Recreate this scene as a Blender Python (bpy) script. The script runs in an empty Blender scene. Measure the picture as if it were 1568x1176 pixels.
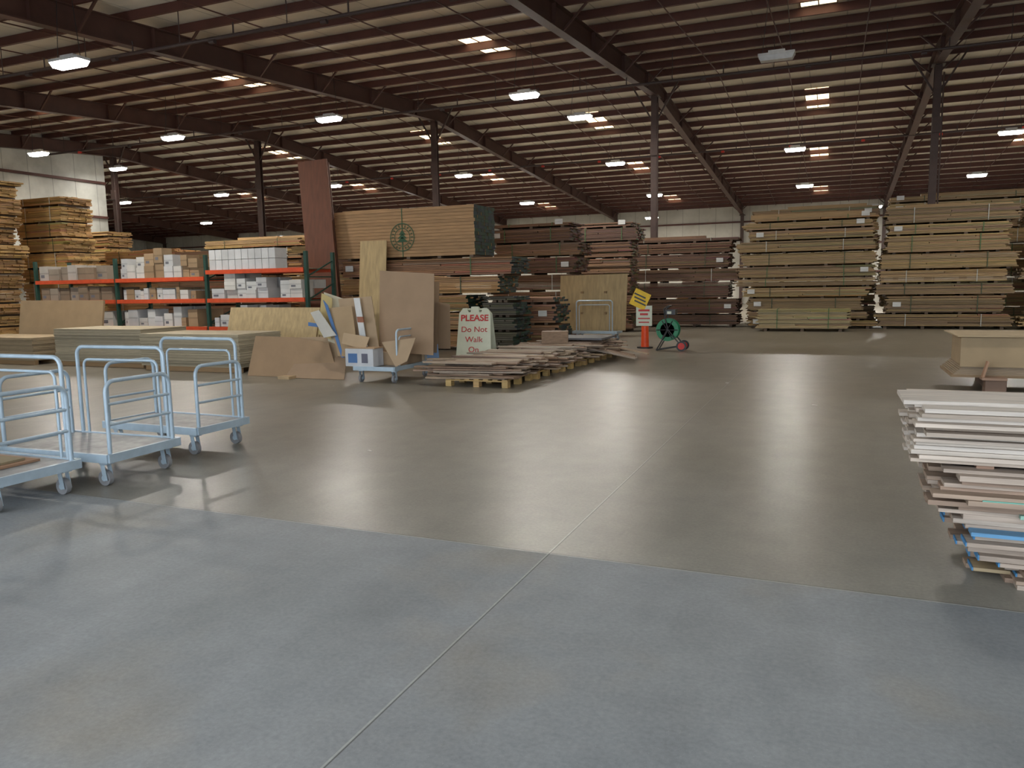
import bpy, math, random
from mathutils import Vector, Matrix
random.seed(7)
R=random.Random(11)
scene=bpy.context.scene
try:
    scene.view_settings.view_transform='Standard'
    scene.view_settings.look='None'
except Exception as e: print(e)

# ------------------------------------------------------------------ materials
def newmat(name):
    m=bpy.data.materials.new(name); m.use_nodes=True
    nt=m.node_tree; b=nt.nodes['Principled BSDF']
    return m,nt,b
def N(nt,t,**k):
    n=nt.nodes.new(t)
    for a,b in k.items(): setattr(n,a,b)
    return n
def math_(nt,op,a,b=None,clamp=False):
    n=N(nt,'ShaderNodeMath',operation=op,use_clamp=clamp)
    for i,x in enumerate((a,b)):
        if x is None: continue
        if isinstance(x,(int,float)): n.inputs[i].default_value=x
        else: nt.links.new(x,n.inputs[i])
    return n.outputs[0]
def mix(nt,fac,a,b,bt='MIX'):
    n=N(nt,'ShaderNodeMix',data_type='RGBA',blend_type=bt)
    if isinstance(fac,(int,float)): n.inputs[0].default_value=fac
    else: nt.links.new(fac,n.inputs[0])
    for i,x in ((6,a),(7,b)):
        if isinstance(x,tuple): n.inputs[i].default_value=(*x[:3],1)
        else: nt.links.new(x,n.inputs[i])
    return n.outputs[2]
def noise(nt,vec,scale,detail=3,rough=.55):
    n=N(nt,'ShaderNodeTexNoise'); n.inputs['Scale'].default_value=scale
    n.inputs['Detail'].default_value=detail; n.inputs['Roughness'].default_value=rough
    if vec is not None: nt.links.new(vec,n.inputs['Vector'])
    return n.outputs['Fac']
def mapping(nt,vec,scale):
    n=N(nt,'ShaderNodeMapping'); n.inputs['Scale'].default_value=scale
    nt.links.new(vec,n.inputs['Vector']); return n.outputs['Vector']
def ramp(nt,fac,stops):
    n=N(nt,'ShaderNodeValToRGB'); el=n.color_ramp.elements
    el[0].position=stops[0][0]; el[0].color=(*stops[0][1],1)
    el[1].position=stops[-1][0]; el[1].color=(*stops[-1][1],1)
    for p,c in stops[1:-1]:
        e=el.new(p); e.color=(*c,1)
    nt.links.new(fac,n.inputs[0]); return n.outputs[0]

def vcmat(name,scale=(1,1,1),nscale=6,amt=.35,rough=.7,bump=0):
    m,nt,b=newmat(name)
    at=N(nt,'ShaderNodeAttribute',attribute_name='Col')
    tc=N(nt,'ShaderNodeTexCoord')
    v=mapping(nt,tc.outputs['Object'],scale)
    n1=noise(nt,v,nscale,4)
    g=ramp(nt,n1,[(.25,(1-amt,)*3),(.75,(1+amt*.25,)*3)])
    c=mix(nt,1.0,at.outputs['Color'],g,'MULTIPLY')
    nt.links.new(c,b.inputs['Base Color']); b.inputs['Roughness'].default_value=rough
    return m
def paint(name,col,rough=.5,metal=0,amt=.2,nscale=8):
    m,nt,b=newmat(name)
    tc=N(nt,'ShaderNodeTexCoord')
    n1=noise(nt,tc.outputs['Object'],nscale,3)
    c=ramp(nt,n1,[(.3,tuple(x*(1-amt) for x in col)),(.7,col)])
    nt.links.new(c,b.inputs['Base Color']); b.inputs['Roughness'].default_value=rough
    b.inputs['Metallic'].default_value=metal
    return m
def emis(name,col,s):
    m,nt,b=newmat(name)
    tc=N(nt,'ShaderNodeTexCoord'); n1=noise(nt,tc.outputs['Object'],3,2)
    c=ramp(nt,n1,[(.2,tuple(x*.85 for x in col)),(.8,col)])
    nt.links.new(c,b.inputs['Emission Color']); b.inputs['Emission Strength'].default_value=s
    b.inputs['Base Color'].default_value=(*col,1)
    return m

WOODX=vcmat('lumber_wood',(0.5,6,9),5,.38,.65)
WOODZ=vcmat('panel_wood',(5,5,.6),3,.3,.7)
CARD=vcmat('cardboard_fibre',(1,1,1),3,.16,.8)
PLY=vcmat('plywood_edge',(1.5,1.5,30),3,.25,.7)
STEEL=paint('red_oxide_steel',(.085,.036,.026),.55,0,.3,2)
PURL=paint('purlin_red_oxide',(.11,.038,.028),.6,0,.35,1.2)
COLM=paint('column_brown_steel',(.070,.038,.030),.6,0,.3,3)
CARTM=paint('blue_grey_tube',(.42,.52,.60),.35,.15,.15,10)
CARTP=paint('worn_cart_deck',(.30,.30,.30),.45,.1,.45,9)
RUB=paint('caster_rubber',(.25,.25,.26),.6,0,.2)
BLACK=paint('black_paint',(.02,.02,.022),.4)
GREEN=paint('green_paint',(.01,.20,.08),.4)
RACKG=paint('rack_green',(.02,.065,.048),.5)
RACKO=paint('rack_orange',(.68,.09,.03),.45)
REDP=paint('red_paint',(.6,.03,.02),.4)
ORANGE=paint('safety_orange',(.9,.09,.015),.45)
YEL=paint('sign_yellow',(.85,.55,.02),.5)
WHITE=paint('sign_white',(.62,.65,.52),.5,0,.08)
REDT=paint('sign_red_letters',(.55,.03,.03),.5)
DKG=paint('stencil_green',(.03,.09,.04),.7)
HOUS=paint('fixture_housing',(.6,.6,.6),.4)
LENS=emis('led_lens',(1,.98,.93),36)
SKY=emis('translucent_skylight',(1,.80,.50),3.4)
PIPE=paint('sprinkler_pipe',(.05,.03,.028),.5)

# ---- floor
FLOOR,nt,b=newmat('sealed_concrete')
geo=N(nt,'ShaderNodeNewGeometry'); pos=geo.outputs['Position']
sep=N(nt,'ShaderNodeSeparateXYZ'); nt.links.new(pos,sep.inputs[0])
X,Y=sep.outputs[0],sep.outputs[1]
nA=noise(nt,pos,.45,6,.62); nB=noise(nt,pos,2.6,6,.7); nC=noise(nt,pos,45,3,.6); nD=noise(nt,pos,170,2,.5)
nS=noise(nt,mapping(nt,pos,(1.6,.35,1)),1.2,5,.65)
inner=ramp(nt,nA,[(.32,(.188,.165,.127)),(.5,(.218,.195,.156)),(.68,(.244,.221,.180))])
outer=ramp(nt,nA,[(.34,(.195,.212,.228)),(.46,(.225,.240,.253)),(.56,(.250,.263,.272)),(.66,(.275,.285,.288))])
nE=noise(nt,pos,.9,4,.5)
stain=ramp(nt,nE,[(.54,(0,0,0)),(.70,(1,1,1))])
outer=mix(nt,math_(nt,'MULTIPLY',stain,.42),outer,(.26,.215,.155))
side=math_(nt,'GREATER_THAN',math_(nt,'ADD',Y,0),4.2)
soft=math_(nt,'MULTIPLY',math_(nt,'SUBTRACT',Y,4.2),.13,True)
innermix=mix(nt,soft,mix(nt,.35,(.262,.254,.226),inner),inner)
base=mix(nt,side,outer,innermix)
m2=ramp(nt,nB,[(.3,(.87,.87,.88)),(.7,(1.10,1.10,1.09))])
base=mix(nt,1.0,base,m2,'MULTIPLY')
m4=ramp(nt,nS,[(.35,(.90,.90,.90)),(.65,(1.05,1.05,1.05))])
base=mix(nt,1.0,base,m4,'MULTIPLY')
m3=ramp(nt,nC,[(.3,(.86,.86,.86)),(.7,(1.08,1.08,1.08))])
base=mix(nt,1.0,base,m3,'MULTIPLY')
speck=ramp(nt,nD,[(.68,(0,0,0)),(.72,(1,1,1))])
base=mix(nt,math_(nt,'MULTIPLY',speck,.40),base,(.5,.5,.48))
def line(co,c,w):
    return math_(nt,'LESS_THAN',math_(nt,'ABSOLUTE',math_(nt,'SUBTRACT',co,c)),w)
j=None
for co,c,w in ((X,-1.55,.005),(Y,4.2,.006),(Y,13.2,.008),(X,-10.7,.01),(X,7.6,.01),(Y,22.2,.012)):
    l=line(co,c,w); j=l if j is None else math_(nt,'MAXIMUM',j,l)
nj=noise(nt,pos,25,3)
jf=math_(nt,'MULTIPLY',j,math_(nt,'MULTIPLY',nj,1.0))
base=mix(nt,jf,base,(.42,.42,.39))
d=None
for co,c,w in ((X,-1.542,.0035),(Y,4.210,.0035)):
    l=line(co,c,w); d=l if d is None else math_(nt,'MAXIMUM',d,l)
base=mix(nt,math_(nt,'MULTIPLY',d,.7),base,(.04,.038,.036))
nt.links.new(base,b.inputs['Base Color'])
rr=ramp(nt,nA,[(.3,(.32,.32,.32)),(.7,(.385,.385,.385))])
rr=mix(nt,math_(nt,'MULTIPLY',math_(nt,'SUBTRACT',1.0,side),.6),rr,(.65,.65,.65))
nt.links.new(rr,b.inputs['Roughness'])
b.inputs['Specular IOR Level'].default_value=.42

# ---- ceiling insulation, wall panels
def panelmat(name,c1,c2,ribx):
    m,nt,b=newmat(name)
    geo=N(nt,'ShaderNodeNewGeometry'); p=geo.outputs['Position']
    n1=noise(nt,p,.5,5,.6)
    c=ramp(nt,n1,[(.3,c1),(.7,c2)])
    s=N(nt,'ShaderNodeSeparateXYZ'); nt.links.new(p,s.inputs[0])
    w=math_(nt,'FRACT',math_(nt,'DIVIDE',s.outputs[ribx],1.22))
    l=math_(nt,'LESS_THAN',w,.03)
    c=mix(nt,math_(nt,'MULTIPLY',l,.5),c,tuple(x*.3 for x in c1))
    nt.links.new(c,b.inputs['Base Color']); b.inputs['Roughness'].default_value=.6
    return m
DECK=panelmat('ceiling_insulation_facing',(.60,.56,.48),(.84,.80,.70),0)
WALLY=panelmat('white_wall_panel',(.42,.42,.38),(.80,.80,.74),1)
WALLX=panelmat('far_wall_panel',(.40,.38,.33),(.62,.60,.54),0)

# ------------------------------------------------------------------ mesh builder
class MB:
    def __init__(s): s.v=[];s.f=[];s.m=[];s.c=[];s.s=[]
    def add(s,vs,fs,col=(1,1,1),m=0,sm=False):
        o=len(s.v); s.v+= [Vector(x) for x in vs]
        for f in fs:
            s.f.append([o+i for i in f]); s.m.append(m); s.c.append(col); s.s.append(sm)
    def obox(s,c,a,b_,d,col=(1,1,1),m=0):
        c,a,b_,d=Vector(c),Vector(a),Vector(b_),Vector(d)
        vs=[c+i*a+j*b_+k*d for k in(-1,1) for j in(-1,1) for i in(-1,1)]
        s.add(vs,[(0,2,3,1),(4,5,7,6),(0,1,5,4),(2,6,7,3),(0,4,6,2),(1,3,7,5)],col,m)
    def box(s,x0,x1,y0,y1,z0,z1,col=(1,1,1),m=0,rz=0):
        c=Vector(((x0+x1)/2,(y0+y1)/2,(z0+z1)/2)); cr,sr=math.cos(rz),math.sin(rz)
        hx,hy,hz=(x1-x0)/2,(y1-y0)/2,(z1-z0)/2
        s.obox(c,(hx*cr,hx*sr,0),(-hy*sr,hy*cr,0),(0,0,hz),col,m)
    def beam(s,p0,p1,w,h,col=(1,1,1),m=0,up=(0,0,1)):
        p0,p1=Vector(p0),Vector(p1); d=(p1-p0); L=d.length; d.normalize()
        side=d.cross(Vector(up))
        if side.length<1e-4: side=Vector((1,0,0))
        side.normalize(); u=side.cross(d)
        s.obox((p0+p1)/2,d*L/2,side*w/2,u*h/2,col,m)
    def tube(s,pts,r,n=8,col=(1,1,1),m=0,caps=True,r2=None):
        pts=[Vector(p) for p in pts]; k=len(pts); rings=[]
        prev=None
        for i,p in enumerate(pts):
            if i==0: t=pts[1]-p
            elif i==k-1: t=p-pts[i-1]
            else: t=(pts[i+1]-p).normalized()+(p-pts[i-1]).normalized()
            t.normalize()
            if prev is None:
                a=Vector((0,0,1)) if abs(t.z)<.9 else Vector((1,0,0))
                u=t.cross(a).normalized()
            else:
                u=(prev-t*prev.dot(t)).normalized()
            prev=u; w=t.cross(u)
            rad=r if (r2 is None or i<k-1) else r2
            rings.append([p+(u*math.cos(2*math.pi*j/n)+w*math.sin(2*math.pi*j/n))*rad for j in range(n)])
        vs=[q for g in rings for q in g]; fs=[]
        for i in range(k-1):
            for j in range(n):
                fs.append((i*n+j,i*n+(j+1)%n,(i+1)*n+(j+1)%n,(i+1)*n+j))
        s.add(vs,fs,col,m,True)
        if caps: s.add(rings[0],[tuple(range(n))[::-1]],col,m); s.add(rings[-1],[tuple(range(n))],col,m)
    def ubend(s,p0,p1,z1,rad,r,m=0,col=(1,1,1)):
        p0,p1=Vector(p0),Vector(p1); h=Vector((p1.x-p0.x,p1.y-p0.y,0)); L=h.length; h.normalize()
        pts=[p0]; 
        for i in range(6):
            a=math.pi/2*i/5
            pts.append(Vector((p0.x,p0.y,z1-rad))+h*rad*(1-math.cos(a))+Vector((0,0,rad*math.sin(a))))
        for i in range(6):
            a=math.pi/2*(1-i/5)
            pts.append(Vector((p1.x,p1.y,z1-rad))-h*rad*(1-math.cos(a))+Vector((0,0,rad*math.sin(a))))
        pts.append(p1); s.tube(pts,r,10,col,m)
    def sheet(s,poly,o,u,v,t,col=(1,1,1),m=0):
        o,u,v=Vector(o),Vector(u).normalized(),Vector(v).normalized(); n=u.cross(v).normalized()
        k=len(poly); a=[o+u*p[0]+v*p[1] for p in poly]; c=[q+n*t for q in a]
        fs=[tuple(range(k))[::-1],tuple(range(k,2*k))]+[(i,(i+1)%k,k+(i+1)%k,k+i) for i in range(k)]
        s.add(a+c,fs,col,m)
    def done(s,name,mats,parent=None,recenter=True,xf=None):
        v=s.v
        if xf is not None: v=[xf@q for q in v]
        loc=Vector((0,0,0))
        if recenter and parent is None:
            xs=[q.x for q in v];ys=[q.y for q in v];zs=[q.z for q in v]
            loc=Vector(((min(xs)+max(xs))/2,(min(ys)+max(ys))/2,min(zs)))
            v=[q-loc for q in v]
        me=bpy.data.meshes.new(name); me.from_pydata([tuple(q) for q in v],[],s.f)
        for m in mats: me.materials.append(m)
        me.polygons.foreach_set('material_index',s.m)
        me.polygons.foreach_set('use_smooth',s.s)
        ca=me.color_attributes.new('Col','FLOAT_COLOR','CORNER')
        arr=[]
        for f,c in zip(s.f,s.c): arr+= [c[0],c[1],c[2],1.0]*len(f)
        ca.data.foreach_set('color',arr)
        me.update()
        o=bpy.data.objects.new(name,me); scene.collection.objects.link(o)
        o.location=loc
        if parent is not None: o.parent=parent
        return o
def jit(c,a=.15):
    k=1+R.uniform(-a,a); return (c[0]*k,c[1]*k*(1+R.uniform(-.04,.04)),c[2]*k*(1+R.uniform(-.08,.08)))
def text_child(txt,size,loc,rot,mat,parent,name,extr=.002,bold=.004):
    cu=bpy.data.curves.new(name,'FONT'); cu.body=txt; cu.size=size; cu.align_x='CENTER'; cu.extrude=extr; cu.offset=bold
    ob=bpy.data.objects.new(name,cu); scene.collection.objects.link(ob)
    dg=bpy.context.evaluated_depsgraph_get(); me=bpy.data.meshes.new_from_object(ob.evaluated_get(dg))
    bpy.data.objects.remove(ob); me.materials.clear(); me.materials.append(mat)
    o=bpy.data.objects.new(name,me); scene.collection.objects.link(o)
    o.parent=parent; o.location=Vector(loc); o.rotation_euler=rot
    return o

# ------------------------------------------------------------------ building shell
RIDGE=30.0; SL=.0717
def deck(y): return 9.45-SL*abs(y-RIDGE)
XL,XR,YN,YF=-66,26,-3,60
m=MB(); m.box(XL,XR,-34,YF,-.25,0); m.done('floor',[FLOOR])
m=MB()
for y0,y1 in ((YN,RIDGE),(RIDGE,YF)):
    z0,z1=deck(y0),deck(y1)
    m.add([(XL,y0,z0),(XR,y0,z0),(XR,y1,z1),(XL,y1,z1),(XL,y0,z0+.1),(XR,y0,z0+.1),(XR,y1,z1+.1),(XL,y1,z1+.1)],
          [(0,3,2,1),(4,5,6,7),(0,1,5,4),(1,2,6,5),(2,3,7,6),(3,0,4,7)])
m.done('ceiling',[DECK])
# walls
m=MB(); m.box(-35.5,-35.35,YN,RIDGE-.2,0,deck(YN)-.01)
m.add([(-35.35,YN,deck(YN)-.01),(-35.35,RIDGE-.2,deck(YN)-.01),(-35.35,RIDGE-.2,deck(RIDGE)-.05),(-35.5,YN,deck(YN)-.01),(-35.5,RIDGE-.2,deck(YN)-.01),(-35.5,RIDGE-.2,deck(RIDGE)-.05)],[(0,2,1),(3,4,5),(1,2,5,4),(0,3,5,2)])
for z in (2.0,3.7,5.5,7.25): m.box(-35.35,-35.22,YN+.2,RIDGE-.25,z-.06,z+.06,m=1)
m.done('wall_left',[WALLY,PURL])
m=MB(); m.box(XL,XR,YF,YF+.15,0,deck(YF)-.01)
for z in (2.2,4.2,6.0): m.box(XL+.2,XR-.2,YF-.12,YF,z-.06,z+.06,m=1)
m.done('wall_far',[WALLX,PURL])
m=MB(); m.box(XR,XR+.15,YN,YF,0,9.0); m.done('wall_right',[WALLY])
m=MB(); m.box(XL-.15,XL,RIDGE-.4,YF,0,9.2); m.done('wall_far_left',[WALLY])
m=MB(); m.box(XL,-35.52,RIDGE-.5,RIDGE-.35,0,9.2); m.done('wall_side_bay',[WALLX])
m=MB(); zt=deck(YN)-.02
m.box(-35.2,-16,YN-.15,YN,0,zt); m.box(13,XR,YN-.15,YN,0,zt); m.box(-16,13,YN-.15,YN,6.1,zt)
m.box(-16.1,-16,YN-.2,YN+.05,0,6.1,m=1); m.box(13,13.1,YN-.2,YN+.05,0,6.1,m=1)
m.done('wall_front',[WALLX,STEEL])
# purlins
m=MB(); y=YN+1
while y<YF-.3:
    zt=deck(y)-.01
    m.box(XL+.1,XR-.1,y-.012,y+.012,zt-.23,zt); m.box(XL+.1,XR-.1,y-.07,y+.01,zt-.235,zt-.22)
    m.box(XL+.1,XR-.1,y-.01,y+.07,zt-.012,zt)
    y+=1.5
m.done('roof_purlins',[PURL],recenter=False)
# sag rods / conduit running down slope
m=MB()
frames=[2.85-9.43*k for k in range(-2,8)]
for fx in frames:
    for dx in (2.3,4.7,7.1):
        x=fx-dx
        if x<XL+1: continue
        for a,bb in ((YN+.3,RIDGE),(RIDGE,YF-.3)):
            m.tube([(x,a,deck(a)-.27),(x,bb,deck(bb)-.27)],.018,5)
m.done('roof_sag_rods',[PURL],recenter=False)
# rafters with flange braces
for fx in frames:
    m=MB()
    segs=((YN+.1,RIDGE),(RIDGE,YF-.1)) if fx>-35.3 else ((RIDGE,YF-.1),)
    for a,bb in segs:
        za,zb=deck(a)-.25,deck(bb)-.25
        m.beam((fx,a,za-.285),(fx,bb,zb-.285),.02,.55)
        m.beam((fx,a,za-.01),(fx,bb,zb-.01),.26,.02)
        m.beam((fx,a,za-.57),(fx,bb,zb-.57),.26,.025)
        n=int(abs(bb-a)/3)
        for i in range(n):
            yy=a+(bb-a)*(i+.5)/n; zz=deck(yy)
            m.box(fx-.12,fx+.12,yy-.006,yy+.006,zz-.81,zz-.26)
    y=YN+1; i=0
    while y<YF-.3:
        if i%2==0 and (fx>-35.3 or y>RIDGE):
            zz=deck(y)
            for sx in (-1,1):
                if sx<0 and -35.3<fx<-34.5 and y<RIDGE: continue
                m.beam((fx+sx*.1,y+.03,zz-.81),(fx+sx*.75,y+.03,zz-.2),.05,.05)
        y+=1.5; i+=1
    m.done('steel_rafter',[STEEL],recenter=True)
def column(x,y,zt,braces=True):
    m=MB(); w=.11
    m.box(x-w,x+w,y-.13,y-.11,0,zt); m.box(x-w,x+w,y+.11,y+.13,0,zt); m.box(x-.01,x+.01,y-.11,y+.11,0,zt)
    m.box(x-.18,x+.18,y-.18,y+.18,0,.03); m.box(x-.2,x+.2,y-.25,y+.25,zt-.03,zt)
    if braces:
        for sx in (-1,1):
            m.beam((x+sx*.08,y,zt-.9),(x+sx*.9,y-.0,zt+.5),.06,.06)
        m.tube([(x+.16,y-.16,.02),(x+.16,y-.16,zt-.3)],.03,6)
        m.box(x-.12,x+.16,y-.2,y-.13,zt-2.2,zt-1.7)
    m.done('steel_column',[COLM])
for fx in frames:
    column(fx,RIDGE,deck(RIDGE)-.835)
    column(fx,YF-.3,deck(YF-.3)-.835,False)
    if fx>-34.5 and not (-16.3<fx<13.2): column(fx,YN+.3,deck(YN+.3)-.835,False)
# skylights (thin translucent panels just under the deck)
for i,(sy,xs) in enumerate(((22.0,(17.5,8.6,-.7,-10.1,-19.5,-29)),(12.2,(-19.3,-28.5)),(35.3,(8.6,-1.0,-10.4,-19.0,-28.4,-37.5,-47)),
        (45.2,(8.2,-1.1,-10.8,-20,-29.5,-39)),(55.6,(-1.2,-10.9,-20.3,-30)))):
    for sx in xs:
        m=MB(); a,bb=sy-1.35,sy+1.35
        for k in (0,1):
            y0,y1=(a,a+1.3) if k==0 else (bb-1.3,bb)
            m.add([(sx-.45,y0,deck(y0)-.012),(sx+.45,y0,deck(y0)-.012),(sx+.45,y1,deck(y1)-.012),(sx-.45,y1,deck(y1)-.012)],[(0,3,2,1)])
            for xx in (-.46,0,.46):
                m.beam((sx+xx,y0,deck(y0)-.02),(sx+xx,y1,deck(y1)-.02),.03,.02,m=1)
        m.done('skylight_panel',[SKY,PURL])
# sprinkler pipes
for py,pz,x0,x1 in ((14.5,7.35,-34,10),(25.8,8.05,-34,20),(39.5,7.95,-60,20)):
    m=MB(); m.tube([(x0,py,pz),(x1,py,pz)],.045,8)
    x=x0+1
    while x<x1:
        m.tube([(x,py,pz),(x,py,deck(py)-.2)],.012,5)
        m.tube([(x+.9,py,pz-.06),(x+1.05,py,pz-.06)],.0+.055,8,m=1 if int(x)%3==0 else 0)
        m.tube([(x+1.6,py,pz),(x+1.6,py,pz+.28)],.02,5); x+=3.1
    m.done('sprinkler_pipe',[PIPE,REDP])

# ------------------------------------------------------------------ high-bay lights
def fixture(x,y,lit=True,P=400,z=None):
    if z is None: z=deck(y)-1.69
    m=MB()
    m.box(x-.44,x+.44,y-.17,y+.17,z+.11,z+.17,m=0)
    m.box(x-.2,x+.2,y-.07,y+.07,z+.17,z+.25,m=0)
    m.add([(x-.38,y-.12,z),(x+.38,y-.12,z),(x+.38,y+.12,z),(x-.38,y+.12,z),(x-.43,y-.16,z+.11),(x+.43,y-.16,z+.11),(x+.43,y+.16,z+.11),(x-.43,y+.16,z+.11)],
        [(0,3,2,1),(0,1,5,4),(1,2,6,5),(2,3,7,6),(3,0,4,7)],m=1 if lit else 0)
    for sx in (-.35,.35): m.tube([(x+sx,y,z+.16),(x+sx*.6,y,deck(y)-.01)],.008,5,m=2)
    o=m.done('high_bay_light',[HOUS,LENS,BLACK])
    if lit:
        l=bpy.data.lights.new('lamp','AREA'); l.shape='RECTANGLE'; l.size=.8; l.size_y=.28
        l.energy=P; l.color=(1,.95,.86)
        lo=bpy.data.objects.new('lamp',l); scene.collection.objects.link(lo)
        lo.parent=o; lo.location=Vector((x,y,z-.02))-o.location
for x in (-15.6,-23.4): fixture(x,12.5,P=250)
for x in (-7.8,-1.0,6.5): fixture(x,9.8,P=70)  # unseen row above the view, added to help light the interior
for x in (-8.9,-16,-23,-30.3): fixture(x,22.5,P=370)
fixture(-1.6,21.4,False); fixture(6.2,22.5,P=300)
for x in (14.3,6.2,-1.9,-10,-18.1,-26.2,-34.3,-42.3,-50.4): fixture(x,37,P=430)
for x in (14.3,6.3,-1.8,-10,-18,-26.2,-34.3,-44): fixture(x,45.7,P=430)
fixture(-8.9,28.0,P=180); fixture(-33.4,29.0,P=55)
for x in (-12,-28,-44,2): fixture(x,54)

# ------------------------------------------------------------------ lumber stacks
TAN=(.375,.240,.112); ORG=(.41,.225,.095); RED=(.215,.115,.065); DRK=(.13,.07,.045); YLW=(.45,.315,.150)
GEND=(.02,.045,.035)
def stack(name,x0,x1,y0,y1,top,pal,endc=None,ph=(.34,.6),t=.042,seed=1,jx=.18,tags=True,longs=None,straps=True,stick=.06,z0=0.0,rj=.05,loose=0):
    r=random.Random(seed); m=MB(); z=z0; k=0
    while z<top-.12:
        s=stick if k else .10
        n=max(3,int((x1-x0)/1.1)+1)
        px0=x0+r.uniform(-jx,jx); px1=x1+r.uniform(-jx,jx)
        if longs and k in longs: px1=x1+longs[k]
        for i in range(n):
            xx=px0+.25+(px1-px0-.5)*i/(n-1)
            m.box(xx-.05,xx+.05,y0+.03,y1-.03,z,z+s,(.12,.08,.05))
        z+=s
        h=min(r.uniform(*ph),top-z)
        if h<.08: break
        rows=max(2,int(h/t)); th=h/rows; base=pal[r.randrange(len(pal))]
        dy=r.uniform(-.08,.06); cols=max(3,int((y1-y0)/.2)); w=(y1-y0)/cols
        for a in range(rows):
            rowj=r.uniform(-rj,rj); split=r.random()<.35; rq=r.uniform(.78,1.12)
            for c in range(cols):
                q=rq*(1+r.uniform(-.18,.12)); col=(base[0]*q,base[1]*q*(1+r.uniform(-.06,.06)),base[2]*q*(1+r.uniform(-.18,.15)))
                ax=px0+rowj+r.uniform(-.05,.05); bx=px1+rowj+r.uniform(-.05,.05)
                yy=y0+dy+c*w+(r.uniform(-.012,.012) if c else r.uniform(-.035,.02))
                zz=z+a*th
                if split and c==0:
                    mid=ax+(bx-ax)*r.uniform(.2,.8)
                    m.box(ax,mid-.01,yy,yy+w-.006,zz,zz+th-.007,col); m.box(mid+.01,bx,yy+r.uniform(0,.02),yy+w-.006,zz,zz+th-.007,tuple(v*r.uniform(.7,1.15) for v in col))
                else:
                    m.box(ax,bx,yy,yy+w-.006,zz,zz+th-.007,col)
                if endc:
                    m.box(bx-.001,bx+.006,yy,yy+w-.006,zz,zz+th-.007,tuple(v*r.uniform(.6,1.5) for v in endc))
                    m.box(ax-.006,ax+.001,yy,yy+w-.006,zz,zz+th-.007,tuple(v*r.uniform(.6,1.5) for v in endc))
        if straps and px1-px0>2:
            sc_=r.choice([(.05,.08,.04),(.5,.5,.46),(.07,.16,.06)])
            for f in (.22,.78):
                xx=px0+(px1-px0)*f
                m.box(xx-.012,xx+.012,y0+dy-.042,y0+dy-.036,z-.01,z+h,sc_)
                m.box(xx-.012,xx+.012,y0+dy-.042,y1,z+h,z+h+.006,sc_)
        if tags and r.random()<.55:
            xx=px0+r.choice([.12,.2,(px1-px0)-.45])
            m.box(xx,xx+.24,y0+dy-.05,y0+dy-.044,z+h*.35,z+h*.35+.15,(.66,.66,.64))
        z+=h; k+=1
    for i in range(loose):
        L=(x1-x0)*r.uniform(.35,.85); a=x0+r.uniform(0,(x1-x0)-L); yy=r.uniform(y0,y1-.4); hh=r.choice([.04,.08,.12])
        q=r.uniform(.8,1.2); m.box(a,a+L,yy,yy+.2,z,z+hh,tuple(v*q for v in pal[0]),rz=r.uniform(-.02,.02))
    return m.done(name,[WOODX])
T1=[TAN,YLW,(.34,.225,.12),(.40,.27,.135),(.30,.20,.105)]
stack('lumber_stack',-3.0,1.0,28.0,29.2,3.75,T1,seed=2,ph=(.16,.42),jx=.25,rj=.07,stick=.06,loose=3)
stack('lumber_stack',1.35,5.0,28.0,29.2,3.85,T1,seed=3,ph=(.25,.6),jx=.22,rj=.06,stick=.06,loose=3)
stack('lumber_stack',5.4,9.2,28.0,29.2,3.95,T1,seed=4,ph=(.2,.42),jx=.25,rj=.08,loose=2)
stack('lumber_stack',-3.2,1.2,31.2,32.4,4.25,T1,seed=5,loose=2)
stack('lumber_stack',1.6,6.6,31.2,32.4,4.5,T1,seed=6,loose=2)
stack('lumber_stack',-2.35,.4,26.3,27.4,.72,[(.46,.36,.20)],seed=7,ph=(.6,.62),jx=.02)
stack('lumber_stack',-7.5,-3.4,28.6,29.8,3.2,[RED,(.24,.135,.075),(.18,.10,.06)],seed=8,ph=(.3,.65),loose=2)
stack('lumber_stack',-9.9,-7.2,22.0,23.2,3.45,[RED,DRK,(.28,.16,.085)],endc=DRK,seed=9,ph=(.3,.5))
stack('lumber_stack',-8.3,-6.3,25.4,26.6,3.65,[RED,(.28,.16,.09),DRK],endc=(.22,.16,.10),seed=10)
stack('lumber_stack',-5.9,-4.4,31.4,32.5,3.3,[RED,ORG],seed=11)
stack('lumber_stack',-8.0,-6.75,19.1,20.2,1.3,[(.34,.18,.10)],endc=GEND,seed=12,ph=(.4,.5),jx=.08,t=.06)
# centre stack with stencilled top pack
bs=stack('lumber_stack',-12.3,-8.1,17.5,18.7,2.35,[ORG,(.38,.20,.09),(.31,.16,.08)],endc=GEND,seed=13,ph=(.32,.42),jx=.1,longs={0:-.45,1:-.35,2:-.4,3:.4,4:.75},stick=.05)
bz=max((bs.location+v.co).z for v in bs.data.vertices)
stack('lumber_stack',-8.2,-7.35,17.7,18.7,1.35,[(.10,.09,.06)],endc=GEND,seed=14,ph=(.3,.4),jx=.05,t=.05,tags=False)
m=MB(); z=bz
for i in range(5):
    xx=-12+3.6*i/4; m.box(xx-.05,xx+.05,17.5,18.7,z,z+.06,(.12,.08,.05))
z+=.06; rows=15; th=(3.62-z)/rows
for a in range(rows):
    for c in range(6):
        q=R.uniform(.86,1.05); col=(.43*q,.25*q,.115*q); e=R.uniform(-.02,.02)
        m.box(-12.42+e,-8.3+e,17.5+c*.2,17.696+c*.2,z+a*th,z+(a+1)*th-.006,col)
        m.box(-8.3+e,-8.292+e,17.5+c*.2,17.696+c*.2,z+a*th,z+(a+1)*th-.004,tuple(v*R.uniform(.6,1.5) for v in GEND))
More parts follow.
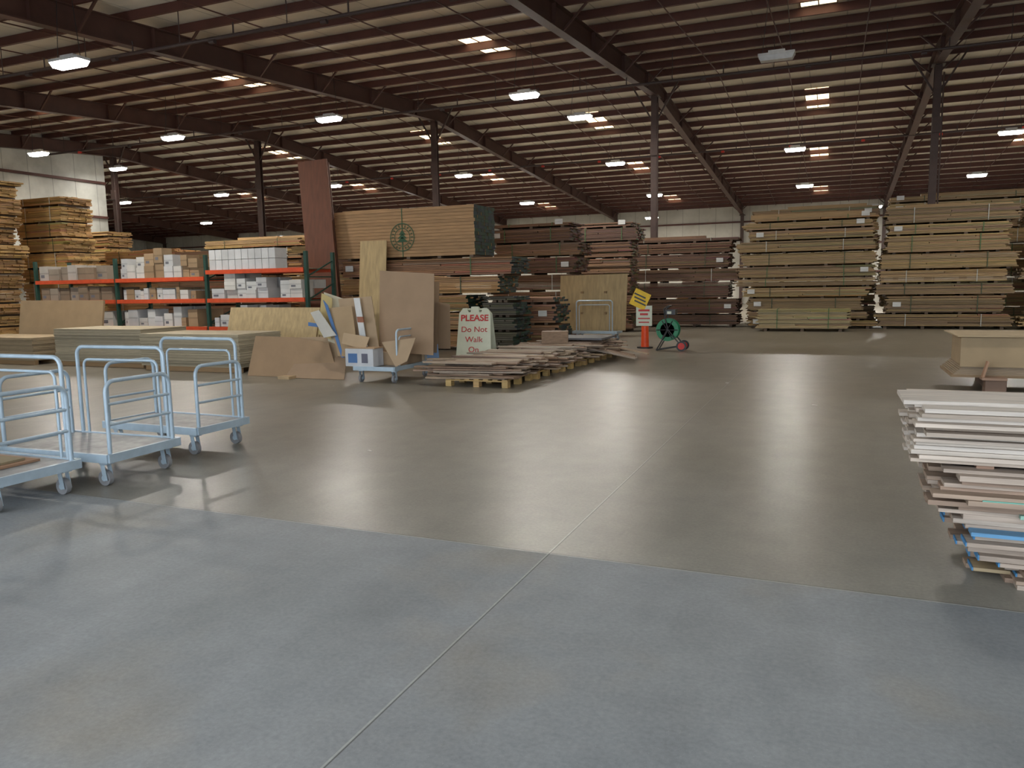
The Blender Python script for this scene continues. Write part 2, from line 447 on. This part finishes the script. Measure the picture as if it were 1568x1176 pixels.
for a,(x0,x1) in enumerate(((-12.3,-10.9),(-11.2,-8.6),(-12.0,-10.2))):
    m.box(x0,x1,17.7+a*.2,17.85+a*.2,3.62,3.66,(.45,.28,.13))
for xx in (-10.35,): m.box(xx-.012,xx+.012,17.49,17.496,z,3.62,(.05,.12,.05))
top=m.done('stencilled_lumber_pack',[WOODX])
m=MB(); cx,cz,rr_=-10.35,z+.50,.34
def ring(m,cx,cz,r0,r1,y,n=32):
    vs=[];fs=[]
    for i in range(n):
        a=2*math.pi*i/n; vs+=[(cx+r0*math.cos(a),y,cz+r0*math.sin(a)),(cx+r1*math.cos(a),y,cz+r1*math.sin(a))]
    for i in range(n):
        j=(i+1)%n; fs.append((2*i,2*i+1,2*j+1,2*j))
    m.add(vs,fs)
ring(m,cx,cz,.335,.36,17.484); ring(m,cx,cz,.215,.235,17.484)
for i in range(20):
    a=2*math.pi*i/20
    m.obox((cx+.285*math.cos(a),17.484,cz+.285*math.sin(a)),(.012*math.sin(a),0,-.012*math.cos(a)),(0,.002,0),(.028*math.cos(a),0,.028*math.sin(a)))
for k,(w,h0,h1) in enumerate(((.10,.06,.19),(.14,-.03,.09),(.17,-.12,.01))):
    m.add([(cx-w,17.483,cz+h0),(cx+w,17.483,cz+h0),(cx,17.483,cz+h1)],[(0,1,2)])
m.box(cx-.015,cx+.015,17.482,17.485,cz-.19,cz-.12)
st=m.done('stencil_tree_logo',[DKG],parent=top); st.location=-top.location
# left & rear stacks
T2=[(.46,.265,.10),(.39,.22,.085),(.50,.31,.12)]
stack('lumber_stack',-30,-24.75,16.3,17.5,5.2,T2,seed=20,ph=(.3,.5),t=.05,tags=False,rj=.09,loose=2)
stack('lumber_stack',-26.3,-24.2,18.6,19.8,4.85,T2,seed=21,ph=(.4,.65),t=.05,tags=False,rj=.1,loose=2)
stack('lumber_stack',-25.2,-21.6,20.9,22.1,3.1,[ORG,RED],seed=22,tags=False,loose=2)
stack('lumber_stack',-21.2,-16.6,19.6,20.8,2.8,[RED,(.30,.17,.09)],seed=23,tags=False,loose=2)
stack('lumber_stack',-23.6,-18.6,24.4,25.6,3.6,[TAN,ORG],seed=24,jx=.35,loose=3)
stack('lumber_stack',-18.2,-13.2,24.4,25.6,3.75,[TAN,(.33,.22,.12),ORG],seed=25,jx=.35,loose=2)
stack('lumber_stack',-16.2,-13.0,20.6,21.8,3.0,[TAN,RED],seed=26,loose=2)
stack('lumber_stack',-34.0,-28.6,24,25.2,4.2,T2,seed=27,tags=False)

# tall leaning mahogany panel
m=MB()
m.sheet([(0,0),(.85,0),(.85,5.0),(0,5.0)],(-12.68,16.72,0.02),(1,.12,.05),(-.126,.10,1),-.05,(.150,.052,.025))
m.sheet([(0,0),(.80,0),(.80,4.92),(0,4.92)],(-12.63,16.80,0.02),(1,.12,.05),(-.126,.10,1),-.05,(.11,.04,.022))
m.done('leaning_mahogany_panel',[WOODZ])
m=MB(); m.sheet([(0,0),(.8,0),(.8,2.84),(0,2.84)],(-11.5,17.0,0.0),(1,0,0),(0,.11,1),.02,(.52,.38,.19)); m.done('leaning_plywood_offcut',[WOODZ])

# plywood stacks
def plystack(name,x0,x1,y0,y1,h,col,seed,feet=.1):
    r=random.Random(seed); m=MB()
    for i in range(3):
        yy=y0+.1+(y1-y0-.2)*i/2; m.box(x0+.05,x1-.05,yy-.045,yy+.045,0,feet,(.35,.22,.11))
    z=feet; 
    while z<h:
        a=r.uniform(-.014,.014); bb=r.uniform(-.014,.014); q=r.uniform(.62,1.1); t=r.choice([.018,.018,.024])
        m.box(x0+a,x1+a,y0+bb,y1+bb,z,z+t-.003,tuple(v*q for v in col)); z+=t
    m.done(name,[PLY])
plystack('plywood_stack',-13.3,-10.7,11.75,13.0,.74,(.46,.39,.27),1)
plystack('plywood_stack',-16.2,-13.55,12.0,13.25,.82,(.48,.41,.29),2)
plystack('plywood_stack',-19.4,-16.8,11.9,13.1,.62,(.42,.32,.20),3)
m=MB(); m.sheet([(0,0),(3.0,0),(3.0,1.44),(0,1.46)],(-19.6,13.5,0),(1,0,0),(0,.16,1),.05,(.36,.25,.14)); m.sheet([(0,0),(2.8,0),(2.8,1.4),(0,1.4)],(-19.5,13.58,0),(1,0,0),(0,.16,1),.02,(.33,.22,.12)); m.done('leaning_fibreboard_sheet',[CARD])
m=MB()
for i in range(4): m.sheet([(0,0),(2.44,0),(2.44,1.25-.02*i),(0,1.27-.02*i)],(-13.0+.03*i,13.75+.06*i,0),(1,.04,0),(0,.3,1),.02,(.50,.37,.19))
m.done('leaning_plywood_sheets',[WOODZ])

# ------------------------------------------------------------------ pallet rack with cartons
m=MB(); rx=[-20.75,-17.66,-14.55,-11.5]; ry0,ry1=15.0,16.05
for x in rx:
    for y in (ry0,ry1):
        m.box(x-.04,x+.04,y-.04,y+.04,0,2.5,m=0); m.box(x-.08,x+.08,y-.07,y+.07,0,.015,m=0)
    z=.25
    while z<2.0:
        m.beam((x,ry0,z),(x,ry1,z+.4),.03,.03,m=0); m.beam((x,ry0,z),(x,ry1,z),.03,.03,m=0); z+=.55
lv=[[.72,1.42,1.97],[.72,1.42,1.97],[.72,1.42,2.12]]
for k in range(3):
    for z in lv[k]:
        for y in (ry0-.05,ry1+.05):
            m.box(rx[k]+.04,rx[k+1]-.04,y-.025,y+.025,z-.10,z,m=1)
        m.box(rx[k]+.04,rx[k+1]-.04,ry0-.02,ry1+.02,z-.02,z-.005,(.4,.3,.2),m=2)
m.done('pallet_rack',[RACKG,RACKO,WOODX])
m=MB(); r=random.Random(5)
def cartons(x0,x1,z,cols,hs,prob=.9,ws=(.22,.42),layers=1):
    x=x0
    while x<x1-.2:
        w=r.uniform(*ws)
        if x+w>x1: break
        if r.random()<prob:
            h=r.uniform(*hs); zz=z; c=r.choice(cols)
            for l in range(r.randint(1,layers)):
                d=r.uniform(.3,.45); q=r.uniform(.85,1.1); cc=tuple(v*q for v in c); yj=r.uniform(0,.08)
                m.box(x,x+w-.015,ry0+yj-.02,ry0+yj+d,zz,zz+h,cc)
                m.box(x+.0,x+w-.015,ry0+yj-.022,ry0+yj-.02,zz+h*.45,zz+h*.55,tuple(v*.75 for v in cc))
                if r.random()<.5: m.box(x+.05,x+w*.5,ry0+yj-.024,ry0+yj-.021,zz+h*.2,zz+h*.4,(.15,.15,.17))
                if r.random()<.5: m.box(x,x+w-.015,ry0+.5,ry0+.95,zz,zz+h,cc)
                zz+=h+.002
        x+=w+r.uniform(0,.03)
GB=[(.32,.26,.20),(.25,.18,.12),(.42,.38,.34)]; WH=[(.62,.62,.60),(.54,.54,.54),(.60,.58,.54)]; MX=WH+[(.34,.23,.13)]
for xs in ((-20.6,-17.8),):
    cartons(xs[0],xs[1],1.97,GB,(.30,.42),.95,(.3,.42)); cartons(xs[0],xs[1],1.42,GB,(.30,.38),.95,(.3,.42)); cartons(xs[0],xs[1],.72,WH,(.25,.5),.8)
cartons(-17.5,-14.7,1.97,MX,(.2,.38),.9,layers=2); cartons(-17.5,-14.7,1.42,MX,(.2,.32),.9,(.12,.3)); cartons(-17.5,-14.7,.72,MX,(.2,.5),.9,(.15,.35))
for l in (0,1): 
    for i in range(10): m.box(-14.4+i*.205,-14.21+i*.205,ry0-.03,ry0+.4,2.12+l*.25,2.36+l*.25,(.62*R.uniform(.85,1.05),)*3)
cartons(-14.4,-12.6,1.42,WH,(.2,.26),.9,layers=3); cartons(-12.3,-11.6,1.42,WH,(.2,.22),1,layers=2); cartons(-14.4,-11.7,.72,WH,(.2,.3),.8,(.15,.35),layers=2)
m.done('stacked_cartons',[CARD])

# ------------------------------------------------------------------ carts
def cart(name,xf,L=1.3,W=.70,side=1.10,endh=.88,sidepos=1,ends=(1,-1),load=None,ladder=True):
    m=MB(); zt=.27; t=.0175
    m.box(-L/2,L/2,-W/2,W/2,zt-.025,zt,m=1)
    for y in (-W/2,W/2): m.box(-L/2,L/2,y-.015,y+.015,zt-.06,zt+.012,m=0)
    for x in (-L/2,L/2): m.box(x-.015,x+.015,-W/2,W/2,zt-.06,zt+.012,m=0)
    for cx in (-L/2+.12,L/2-.12):
        for cy in (-W/2+.07,W/2-.07):
            m.tube([(cx,cy-.02,.065),(cx,cy+.02,.065)],.065,18,m=2)
            m.tube([(cx,cy-.026,.065),(cx,cy+.026,.065)],.025,10,m=0)
            for s_ in (-.032,.032):
                m.obox((cx+.015,cy+s_,.12),(.022,0,0),(0,.003,0),(-.012,0,.07),m=0)
            m.box(cx-.02,cx+.06,cy-.04,cy+.04,.185,.212,m=0)
    for e in ends:
        x=e*(L/2-.03); y0=W/2-.05
        m.ubend((x,-y0,zt-.03),(x,y0,zt-.03),endh,.09,t)
        if ladder:
            for z in (endh-.19,endh-.36): m.tube([(x,-y0,z),(x,y0,z)],t*.75,8)
    if side:
        y=sidepos*(W/2-.005)
        m.ubend((-L/2+.12,y,zt-.03),(L/2-.12,y,zt-.03),side,.08,t)
        m.ubend((-L/2+.2,y,zt-.03),(L/2-.2,y,zt-.03),side-.12,.06,t*.7)
    if load: load(m)
    return m.done(name,[CARTM,CARTP,RUB,CARD],xf=xf)
def T(x,y,rz): return Matrix.Translation((x,y,0))@Matrix.Rotation(math.radians(rz),4,'Z')
def loadA(m):
    for i,(a,bb,w) in enumerate(((-.5,.35,.5),(-.45,.3,.4))): m.box(a,bb,-.27,-.27+w,.272+i*.02,.29+i*.02,(.38-.1*i,.22,.13),m=3,rz=.05*i)
cart('platform_cart',T(-6.22,3.90,0),load=loadA)
cart('platform_cart',T(-6.14,4.80,2),W=.78)
cart('platform_cart',T(-6.34,5.98,-1))

# cardboard cart
c=cart('cardboard_cart',T(-7.22,11.75,90),L=1.3,W=.8,side=.9,sidepos=-1,ends=(),load=None)
m=MB(); CB=(.29,.195,.12); CBl=(.37,.265,.165); CBd=(.24,.16,.095); BLUE=(.08,.17,.36)
m.sheet([(0,0),(1.05,-.06),(1.16,1.36),(.1,1.44)],(-7.42,11.62,.5),(1,.05,0),(-.12,.16,1),.015,CB)
m.sheet([(0,0),(.95,0),(1.0,1.25),(0,1.3)],(-7.45,11.95,.45),(1,.1,0),(-.02,.1,1),.012,CBd)
m.sheet([(0,0),(.72,.0),(.74,1.2),(-.02,1.16)],(-7.98,11.5,.30),(1,-.1,0),(-.22,.12,1),.012,CBl)
m.sheet([(0,.0),(.5,.0),(.58,.95),(-.05,.9)],(-8.1,11.35,.42),(1,-.2,0),(-.32,.2,1),.012,(.37,.26,.15))
m.sheet([(-.05,.15),(.48,0),(.62,.90),(.0,1.08)],(-8.42,11.6,.52),(1,-.1,0),(-.25,.2,1),.012,(.48,.44,.33))
m.sheet([(0,.1),(.3,0),(.3,.75),(.05,.85)],(-8.62,11.5,.70),(1,-.1,0),(-.06,.2,1),.012,(.46,.36,.16))
m.sheet([(0,0),(.3,.05),(.1,.55),(-.12,.5)],(-8.35,11.3,.75),(1,-.1,0),(-.5,.2,1),.012,(.52,.50,.45))
m.sheet([(0,0),(.12,0),(.12,1.05),(0,1.05)],(-7.60,11.38,.42),(1,0,0),(-.22,.12,1),.02,(.62,.62,.61))
m.sheet([(0,0),(.06,0),(.06,1.0),(0,1.1)],(-8.02,11.34,.40),(1,0,0),(-.42,.12,1),.02,BLUE)
m.sheet([(0,0),(.38,-.03),(.38,.03),(0,.07)],(-8.75,11.4,.95),(1,-.1,0),(-.1,.2,1),.012,BLUE)
m.sheet([(0,0),(.35,0),(.36,.80),(.0,.88)],(-6.72,12.25,.5),(1,.25,0),(-.05,.1,1),.012,CBd)
m.sheet([(0,.42),(.62,.5),(.5,.1),(.3,0)],(-7.12,11.14,.28),(1,.1,0),(0,.25,1),.012,CBl)
m.sheet([(0,.1),(.5,0),(.55,.22),(.0,.30)],(-7.95,11.22,.56),(1,0,0),(0,.4,1),.012,(.40,.29,.18))
m.box(-7.78,-7.22,11.10,11.42,.28,.58,(.55,.56,.58)); m.box(-7.72,-7.54,11.093,11.10,.34,.5,BLUE); m.box(-7.45,-7.33,11.093,11.10,.34,.5,(.13,.13,.17))
m.box(-7.80,-7.20,11.12,11.40,.582,.60,(.40,.27,.16))
m.box(-7.6,-6.9,11.45,12.2,.275,.5,(.33,.23,.14))
m.sheet([(0,0),(.25,0),(.25,.3),(0,.3)],(-6.62,11.9,.3),(.5,1,0),(-.1,.05,1),.012,(.15,.24,.4))
m.sheet([(0,0),(.13,0),(.13,.10),(0,.10)],(-7.66,11.36,1.02),(1,-.1,0),(-.22,.12,1),.022,(.30,.12,.07))
m.sheet([(0,0),(.3,0),(.3,.03),(0,.03)],(-7.93,11.44,.75),(1,-.1,0),(-.22,.12,1),.022,(.22,.14,.09))
m.done('folded_cardboard_sheets',[CARD])
m=MB()
m.sheet([(0,0),(1.0,-.0),(2.05,0.0),(1.7,.66),(.9,.76),(.02,.78)],(-10.25,11.45,.0),(1,.02,0),(0,.35,1),.012,(.32,.21,.12))
m.sheet([(0,0),(1.2,0),(1.25,.78),(.1,.74)],(-9.6,11.66,.0),(1,-.05,0),(0,.35,1),.012,CBl)
m.sheet([(0,0),(1.3,0),(1.15,.5),(.1,.42)],(-9.3,11.35,.0),(1,.0,0),(.0,.6,.7),.012,CB)
m.box(-9.3,-9.05,11.15,11.35,0,.05,(.45,.32,.18))
m.done('cardboard_pile',[CARD])

# ------------------------------------------------------------------ scrap wood on pallets
def pallet(m,x0,x1,y0,y1,z=0,col=(.60,.40,.18)):
    for i in range(3):
        x=x0+.05+(x1-x0-.1)*i/2
        for j in range(3):
            y=y0+.06+(y1-y0-.12)*j/2; m.box(x-.05,x+.05,y-.06,y+.06,z,z+.09,jit(col))
    for j in range(3):
        y=y0+.06+(y1-y0-.12)*j/2; m.box(x0,x1,y-.05,y+.05,z+.09,z+.11,jit(col))
    for i in range(7):
        x=x0+.05+(x1-x0-.1)*i/6; m.box(x-.045,x+.045,y0,y1,z+.11,z+.13,jit(col))
SC=[(.30,.195,.13),(.24,.15,.095),(.38,.29,.21),(.18,.11,.075),(.33,.26,.20),(.40,.29,.19)]
m=MB(); r=random.Random(3)
for k in range(5):
    y0=11.1+k*1.22; x1=-4.75+.05*k
    pallet(m,x1-1.1,x1,y0,y0+1.1,col=(.55,.36,.14))
    for lay in range(8):
        yy=y0-.05
        while yy<y0+1.1:
            w=r.uniform(.07,.18); L=r.uniform(.9,1.7); cx=x1-.62+r.uniform(-.3,.2)
            if r.random()<.85:
                c_=r.choice(SC); q=r.uniform(.7,1.15)
                m.box(cx-L/2,cx+L/2,yy,yy+w,.132+lay*.034,.132+lay*.034+r.uniform(.016,.03),tuple(v*q for v in c_),rz=r.uniform(-.2,.2))
            yy+=w+r.uniform(0,.05)
for i in range(5):
    y=15.3+i*.35; m.obox((-4.5+r.uniform(-.1,.2),y,.22),(.6,.05,-.12*1),(0,.08,0),(0,0,.012),r.choice(SC))
m.box(-5.7,-4.6,15.9,17.0,.42,.46,(.12,.12,.13)); m.box(-5.75,-5.2,15.2,15.6,.40,.64,(.28,.18,.11),rz=.3)
m.done('scrap_wood_pallets',[WOODX])

# A-frame sign
root=bpy.data.objects.new('a_frame_warning_sign',None); scene.collection.objects.link(root); root.location=(-6.70,14.1,0)
root.rotation_euler=(0,0,math.radians(10)); root.scale=(1.12,1.0,1.05)
m=MB()
P=[(-.33,0),(-.25,0),(-.22,.06),(.22,.06),(.25,0),(.33,0),(.29,1.04),(.22,1.14),(.14,1.14),(.12,1.06),(.08,1.06),(.07,1.17),(-.07,1.17),(-.08,1.06),(-.12,1.06),(-.14,1.14),(-.22,1.14),(-.29,1.04)]
m.sheet(P,(0,-.28,0),(1,0,0),(0,.22,1),.025)
m.sheet(P,(0,.33,0),(1,0,0),(0,-.26,1),.025)
m.tube([(-.2,0,1.09),(.2,0,1.09)],.02,8)
o=m.done('sign_boards',[WHITE],parent=root)
tilt=math.radians(90)-math.atan(.22)
for t_,sz,z_ in (('PLEASE',.165,.88),('Do Not',.15,.67),('Walk',.15,.48),('On',.15,.29),('Piles',.15,.10)):
    text_child(t_,sz,(0,-.312+.22*z_,z_),(tilt,0,0),REDT,root,'letters_'+t_.lower().replace(' ','_'),bold=.004 if t_=='PLEASE' else .0)

# plywood panel on cart
c=cart('panel_cart',T(-6.35,21.5,0),L=1.3,W=.6,side=1.15,sidepos=-1,endh=.8,ends=(),)
m=MB(); m.sheet([(0,0),(2.0,0),(2.02,1.62),(0,1.60)],(-7.55,21.65,.28),(1,0,0),(0,.1,1),.03,(.50,.37,.19))
for dx in (.7,1.4):
    for dz in (.5,1.1): m.box(-7.55+dx-.03,-7.55+dx+.03,21.61,21.62+dz*.1,.28+dz-.03,.28+dz+.03,(.30,.20,.1))
m.done('plywood_sheet_on_cart',[WOODZ])

# bollard with signs
m=MB(); x,y=-4.4,19.1
m.tube([(x,y,0),(x,y,.03)],.2,20,m=3); m.tube([(x,y,.03),(x,y,.62)],.10,20,m=0,r2=.085)
m.tube([(x,y,.6),(x,y,1.35)],.018,8,m=3)
m.sheet([(-.2,0),(.2,0),(.2,.50),(-.2,.50)],(x,y-.11,.56),(1,0,0),(0,0,1),.01,m=1)
m.sheet([(-.28,-.1),(.1,-.28),(.28,.1),(-.1,.28)],(x-.1,y-.11,1.22),(1,0,0),(0,0,1),.012,m=2)
for i,(w,h) in enumerate(((.14,.05),(.1,.05),(.15,.03),(.13,.03))): m.box(x-w,x+w,y-.128,y-.124,.92-i*.095,.92-i*.095+h,m=4)
for i in range(3): m.obox((x-.1+(i-1)*.0,y-.127,1.22+(i-1)*.09),(.14,0,-.065),(0,.002,0),(.008,0,.016),m=3)
m.done('safety_bollard_sign',[ORANGE,WHITE,YEL,BLACK,REDT])

# strapping reel cart
m=MB(); x,y=-3.65,18.5
for sy in (-.12,.12):
    m.tube([(x-.05,y+sy,.5),(x-.05,y+sy+.01,.5)],.0+.27,28,m=0)
    for a in range(6):
        an=a*math.pi/3; m.tube([(x-.05,y+sy*1.15,.5),(x-.05+.25*math.cos(an),y+sy*1.15,.5+.25*math.sin(an))],.012,6,m=1)
m.tube([(x-.05,y-.12,.5),(x-.05,y+.12,.5)],.17,24,m=3)
for sy in (-.17,.17):
    m.tube([(x+.3,y+sy,.12),(x-.02,y+sy,.5),(x-.1,y+sy,.8),(x-.12,y+sy,1.0),(x-.02,y+sy,1.07)],.016,8,m=1)
    m.tube([(x-.3,y+sy,.02),(x-.02,y+sy,.5)],.016,8,m=1)
    m.tube([(x-.3,y+sy,.02),(x+.3,y+sy,.12)],.014,8,m=1)
    m.tube([(x+.3,y+sy*1.1-.02,.12),(x+.3,y+sy*1.1+.02,.12)],.12,20,m=1)
    m.tube([(x+.3,y+sy*1.1-.025,.12),(x+.3,y+sy*1.1+.025,.12)],.08,16,m=2)
m.tube([(x-.02,y-.17,1.07),(x-.02,y+.17,1.07)],.018,8,m=1)
m.tube([(x-.3,y-.17,.02),(x-.3,y+.17,.02)],.014,8,m=1)
m.box(x-.12,x+.14,y-.14,y+.14,.86,.98,m=1); m.box(x-.05,x+.05,y-.15,y-.141,.88,.94,m=4)
m.done('strapping_reel_cart',[GREEN,BLACK,REDP,RACKG,WHITE])

# ------------------------------------------------------------------ right foreground board pile
m=MB(); r=random.Random(9)
def pile(z0,z1,xa,y0,y1,pal,jx,L,t=.026,blue=0,ang=0,gap=.0):
    z=z0
    while z<z1:
        th=t*r.uniform(.8,1.2); yy=y0+r.uniform(-.05,.05)
        while yy<y1:
            w=r.uniform(.10,.17); a=xa+r.uniform(-jx,jx); c_=r.choice(pal); q=r.uniform(.82,1.1); c_=tuple(v*q for v in c_)
            rz=ang+r.uniform(-.018,.018)
            m.box(a,a+L,yy,yy+w,z,z+th-.002,c_,rz=rz)
            if blue and r.random()<blue: 
                mid=Vector((a+L/2,yy+w/2)); 
                ex=mid.x-math.cos(rz)*(L/2+.002); ey=mid.y-math.sin(rz)*(L/2+.002)
                m.box(ex-.004,ex+.004,ey-w/2,ey+w/2,z,z+th-.002,(.06,.25,.5),rz=rz)
            yy+=w+r.uniform(.0,.02)
        z+=th
PK=[(.45,.36,.29),(.41,.30,.22),(.48,.40,.33),(.36,.25,.18)]; WP=[(.62,.54,.46),(.56,.47,.39),(.66,.59,.52),(.50,.41,.33)]
pile(.0,.17,.82,4.52,5.15,PK+[(.52,.40,.24)],.12,2.3,blue=.4)
pile(.17,.34,.70,4.5,5.2,PK,.12,2.3,blue=.3)
pile(.34,.60,.58,4.5,5.25,PK,.10,2.5,blue=.04)
for i in range(4): m.box(.7+i*.6,.78+i*.6,4.55,5.3,.60,.635,(.3,.18,.12))
pile(.635,.91,.42,4.52,5.3,WP,.04,2.6,t=.022)
m.box(.36,2.9,4.75,5.2,.912,.935,(.64,.57,.50),rz=.01); m.box(.9,2.9,4.5,4.56,.375,.395,(.3,.5,.40))
m.box(.72,2.9,4.44,4.56,.455,.475,(.16,.40,.32)); m.box(.68,2.4,4.45,4.55,.28,.30,(.12,.30,.5))
m.done('surfaced_board_pile',[WOODX])

# right mid: sheet bundle on bearers
m=MB()
m.box(2.05,2.25,12.6,13.9,0,.2,(.16,.10,.07)); m.box(3.6,3.8,12.6,13.9,0,.2,(.16,.10,.07))
m.box(1.55,4.3,12.55,13.85,.2,.235,(.28,.19,.11))
for i in range(6): m.box(1.58+.02*i,4.35,12.56+.012*i,13.9,.235+i*.018,.251+i*.018,(.33,.25,.17))
m.sheet([(0,0),(2.7,0),(2.7,.40),(1.2,.44),(0,.42)],(1.66,12.60,.345),(1,0,0),(0,.06,1),.012,(.38,.28,.165))
m.box(1.70,4.36,12.64,13.88,.345,.76,(.36,.26,.15)); m.box(1.60,4.43,12.54,13.97,.775,.79,(.46,.35,.21),rz=.01)
m.box(1.9,2.2,12.3,12.55,.19,.22,(.36,.23,.16)) ; m.box(1.95,2.2,12.35,12.6,0,.19,(.22,.14,.1))
m.obox((1.95,12.45,.32),(.03,0,.12),(0,.06,0),(.012,0,-.004),(.42,.25,.16))
m.done('wrapped_panel_bundle',[CARD])

# floor scraps
m=MB(); r=random.Random(4)
for x,y in ((-4.25,6.35),(-.25,10.6),(-1.6,12.6)):
    m.box(x,x+r.uniform(.05,.10),y,y+.02,0.001,.008,(.62,.60,.56),rz=r.uniform(-.6,.6))
m.done('floor_wood_scraps',[CARD])

# ------------------------------------------------------------------ daylight + camera
w=bpy.data.worlds.new('sky'); scene.world=w; w.use_nodes=True
nt=w.node_tree; bg=nt.nodes['Background']
bg.inputs['Color'].default_value=(.84,.92,1.0,1); bg.inputs['Strength'].default_value=3.6
sl=bpy.data.lights.new('sun','SUN'); sl.energy=16; sl.angle=.01; sl.color=(1,.95,.88)
so=bpy.data.objects.new('sun',sl); scene.collection.objects.link(so); so.location=(30,-20,40)
# sun high from the right, slightly in front of the door: added so the sunlit apron bounces light up to the ceiling
so.rotation_euler=Vector((-.45,.12,-1)).to_track_quat('-Z','Y').to_euler()

cd=bpy.data.cameras.new('camera'); cam=bpy.data.objects.new('camera',cd); scene.collection.objects.link(cam)
cd.sensor_width=36; cd.lens=36*1180/1568; cd.clip_start=.05; cd.clip_end=300
M=Matrix.Rotation(math.radians(22.83),4,'Z')@Matrix.Rotation(math.radians(90-7.24),4,'X')@Matrix.Rotation(math.radians(-1.0),4,'Z')
cam.matrix_world=Matrix.Translation((0,0,1.6))@M
scene.camera=cam
